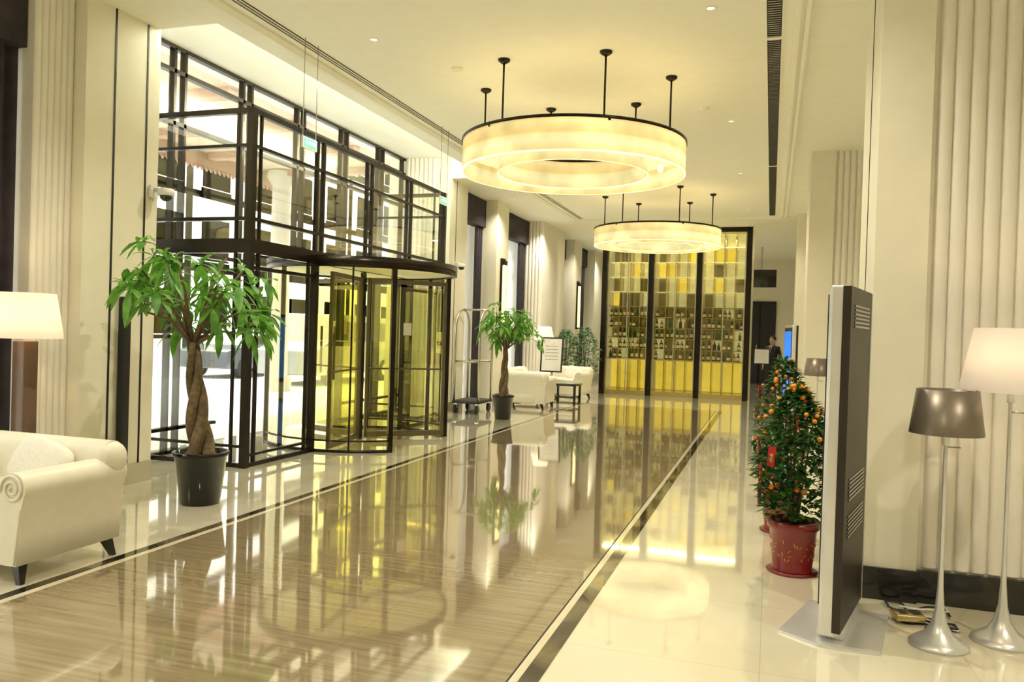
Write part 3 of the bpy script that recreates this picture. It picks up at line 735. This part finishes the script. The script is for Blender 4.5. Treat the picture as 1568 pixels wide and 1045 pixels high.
for i in range(45):
    y=4+i*.3; prof(b,SCAL,[(0,0),(.3,0),(.3,-.3),(.225,-.4),(.15,-.3),(.075,-.4),(0,-.3)],(-12.05,y,5.35),(0,1,0),(0,0,1),(1,0,0),.05)
for y in (5,16.8): lathe(b,FAC,[(.35,0),(.35,.3),(.25,.4),(.22,5.0),(.35,5.2),(.35,5.35)],-11.5,y,-.02,seg=24)
b.build('entrance_canopy')
def vehicle(name,loc,rz,body,L,Wd,prof_pts,winp):
    b=MB()
    prof(b,body,prof_pts,(-Wd/2,0,0),(0,1,0),(0,0,1),(1,0,0),Wd)
    for s in (-1,1):
        x=s*(Wd/2+.005)-.005
        for q in winp: prof(b,BLACK,q,(x,0,0),(0,1,0),(0,0,1),(1,0,0),.01)
        for y in (-L*.31,L*.31):
            T=Matrix.Translation((s*(Wd/2-.1),y,.33))@Matrix.Rotation(pi/2,4,'Y')
            lathe(b,BLKM,[(0,-.12),(.33,-.12),(.33,.12),(0,.12)],seg=24,T=T); lathe(b,STEEL,[(0,-.125),(.2,-.125),(.2,.125),(0,.125)],seg=16,T=T)
    b.build(name,loc,rz,bevel=.04)
vehicle('white_van',(-12.2,20.6,-.02),0,M('white_car_paint',(.30,.31,.32),.2,coat=.6),4.8,1.8,[(-2.4,.3),(2.4,.3),(2.4,1.2),(2.3,1.9),(-1.2,1.95),(-1.8,1.15),(-2.4,.95)],[[(-1.55,1.2),(-.5,1.2),(-.5,1.75),(-1.15,1.75)],[(-.4,1.2),(.8,1.2),(.8,1.75),(-.4,1.75)],[(.9,1.2),(2.1,1.2),(2.1,1.75),(.9,1.75)]])
vehicle('grey_sedan',(-15.6,21.3,-.02),0,M('grey_car_paint',(.10,.11,.13),.2,metal=.3,coat=.6),4.5,1.75,[(-2.25,.3),(2.25,.3),(2.25,.9),(1.5,1.0),(.9,1.42),(-.5,1.45),(-1.2,.98),(-2.2,.8)],[[(-1.0,1.0),(0,1.0),(0,1.36),(-.5,1.36)],[(.08,1.0),(1.25,1.0),(.8,1.34),(.08,1.36)]])

# ------------------------------------------------------------- world, sun, camera
w=D.worlds.new('World'); scene.world=w; w.use_nodes=True
bg=w.node_tree.nodes['Background']; bg.inputs[0].default_value=(1,1,.98,1); bg.inputs[1].default_value=4.2
s=D.lights.new('sun','SUN'); s.energy=3; s.angle=.02; s.color=(1,.95,.85)
o=D.objects.new('sun',s); o.rotation_euler=(0,-math.radians(38),math.radians(-20)); scene.collection.objects.link(o)
cam=D.cameras.new('camera'); cam.lens=28.0; cam.sensor_width=36; cam.clip_end=300
o=D.objects.new('camera',cam); scene.collection.objects.link(o)
R=Matrix.Rotation(math.radians(18.0),4,'Z')@Matrix.Rotation(pi/2-math.radians(.66),4,'X')@Matrix.Rotation(.031,4,'Z')
o.matrix_world=Matrix.Translation((0,0,1.6))@R
scene.camera=o
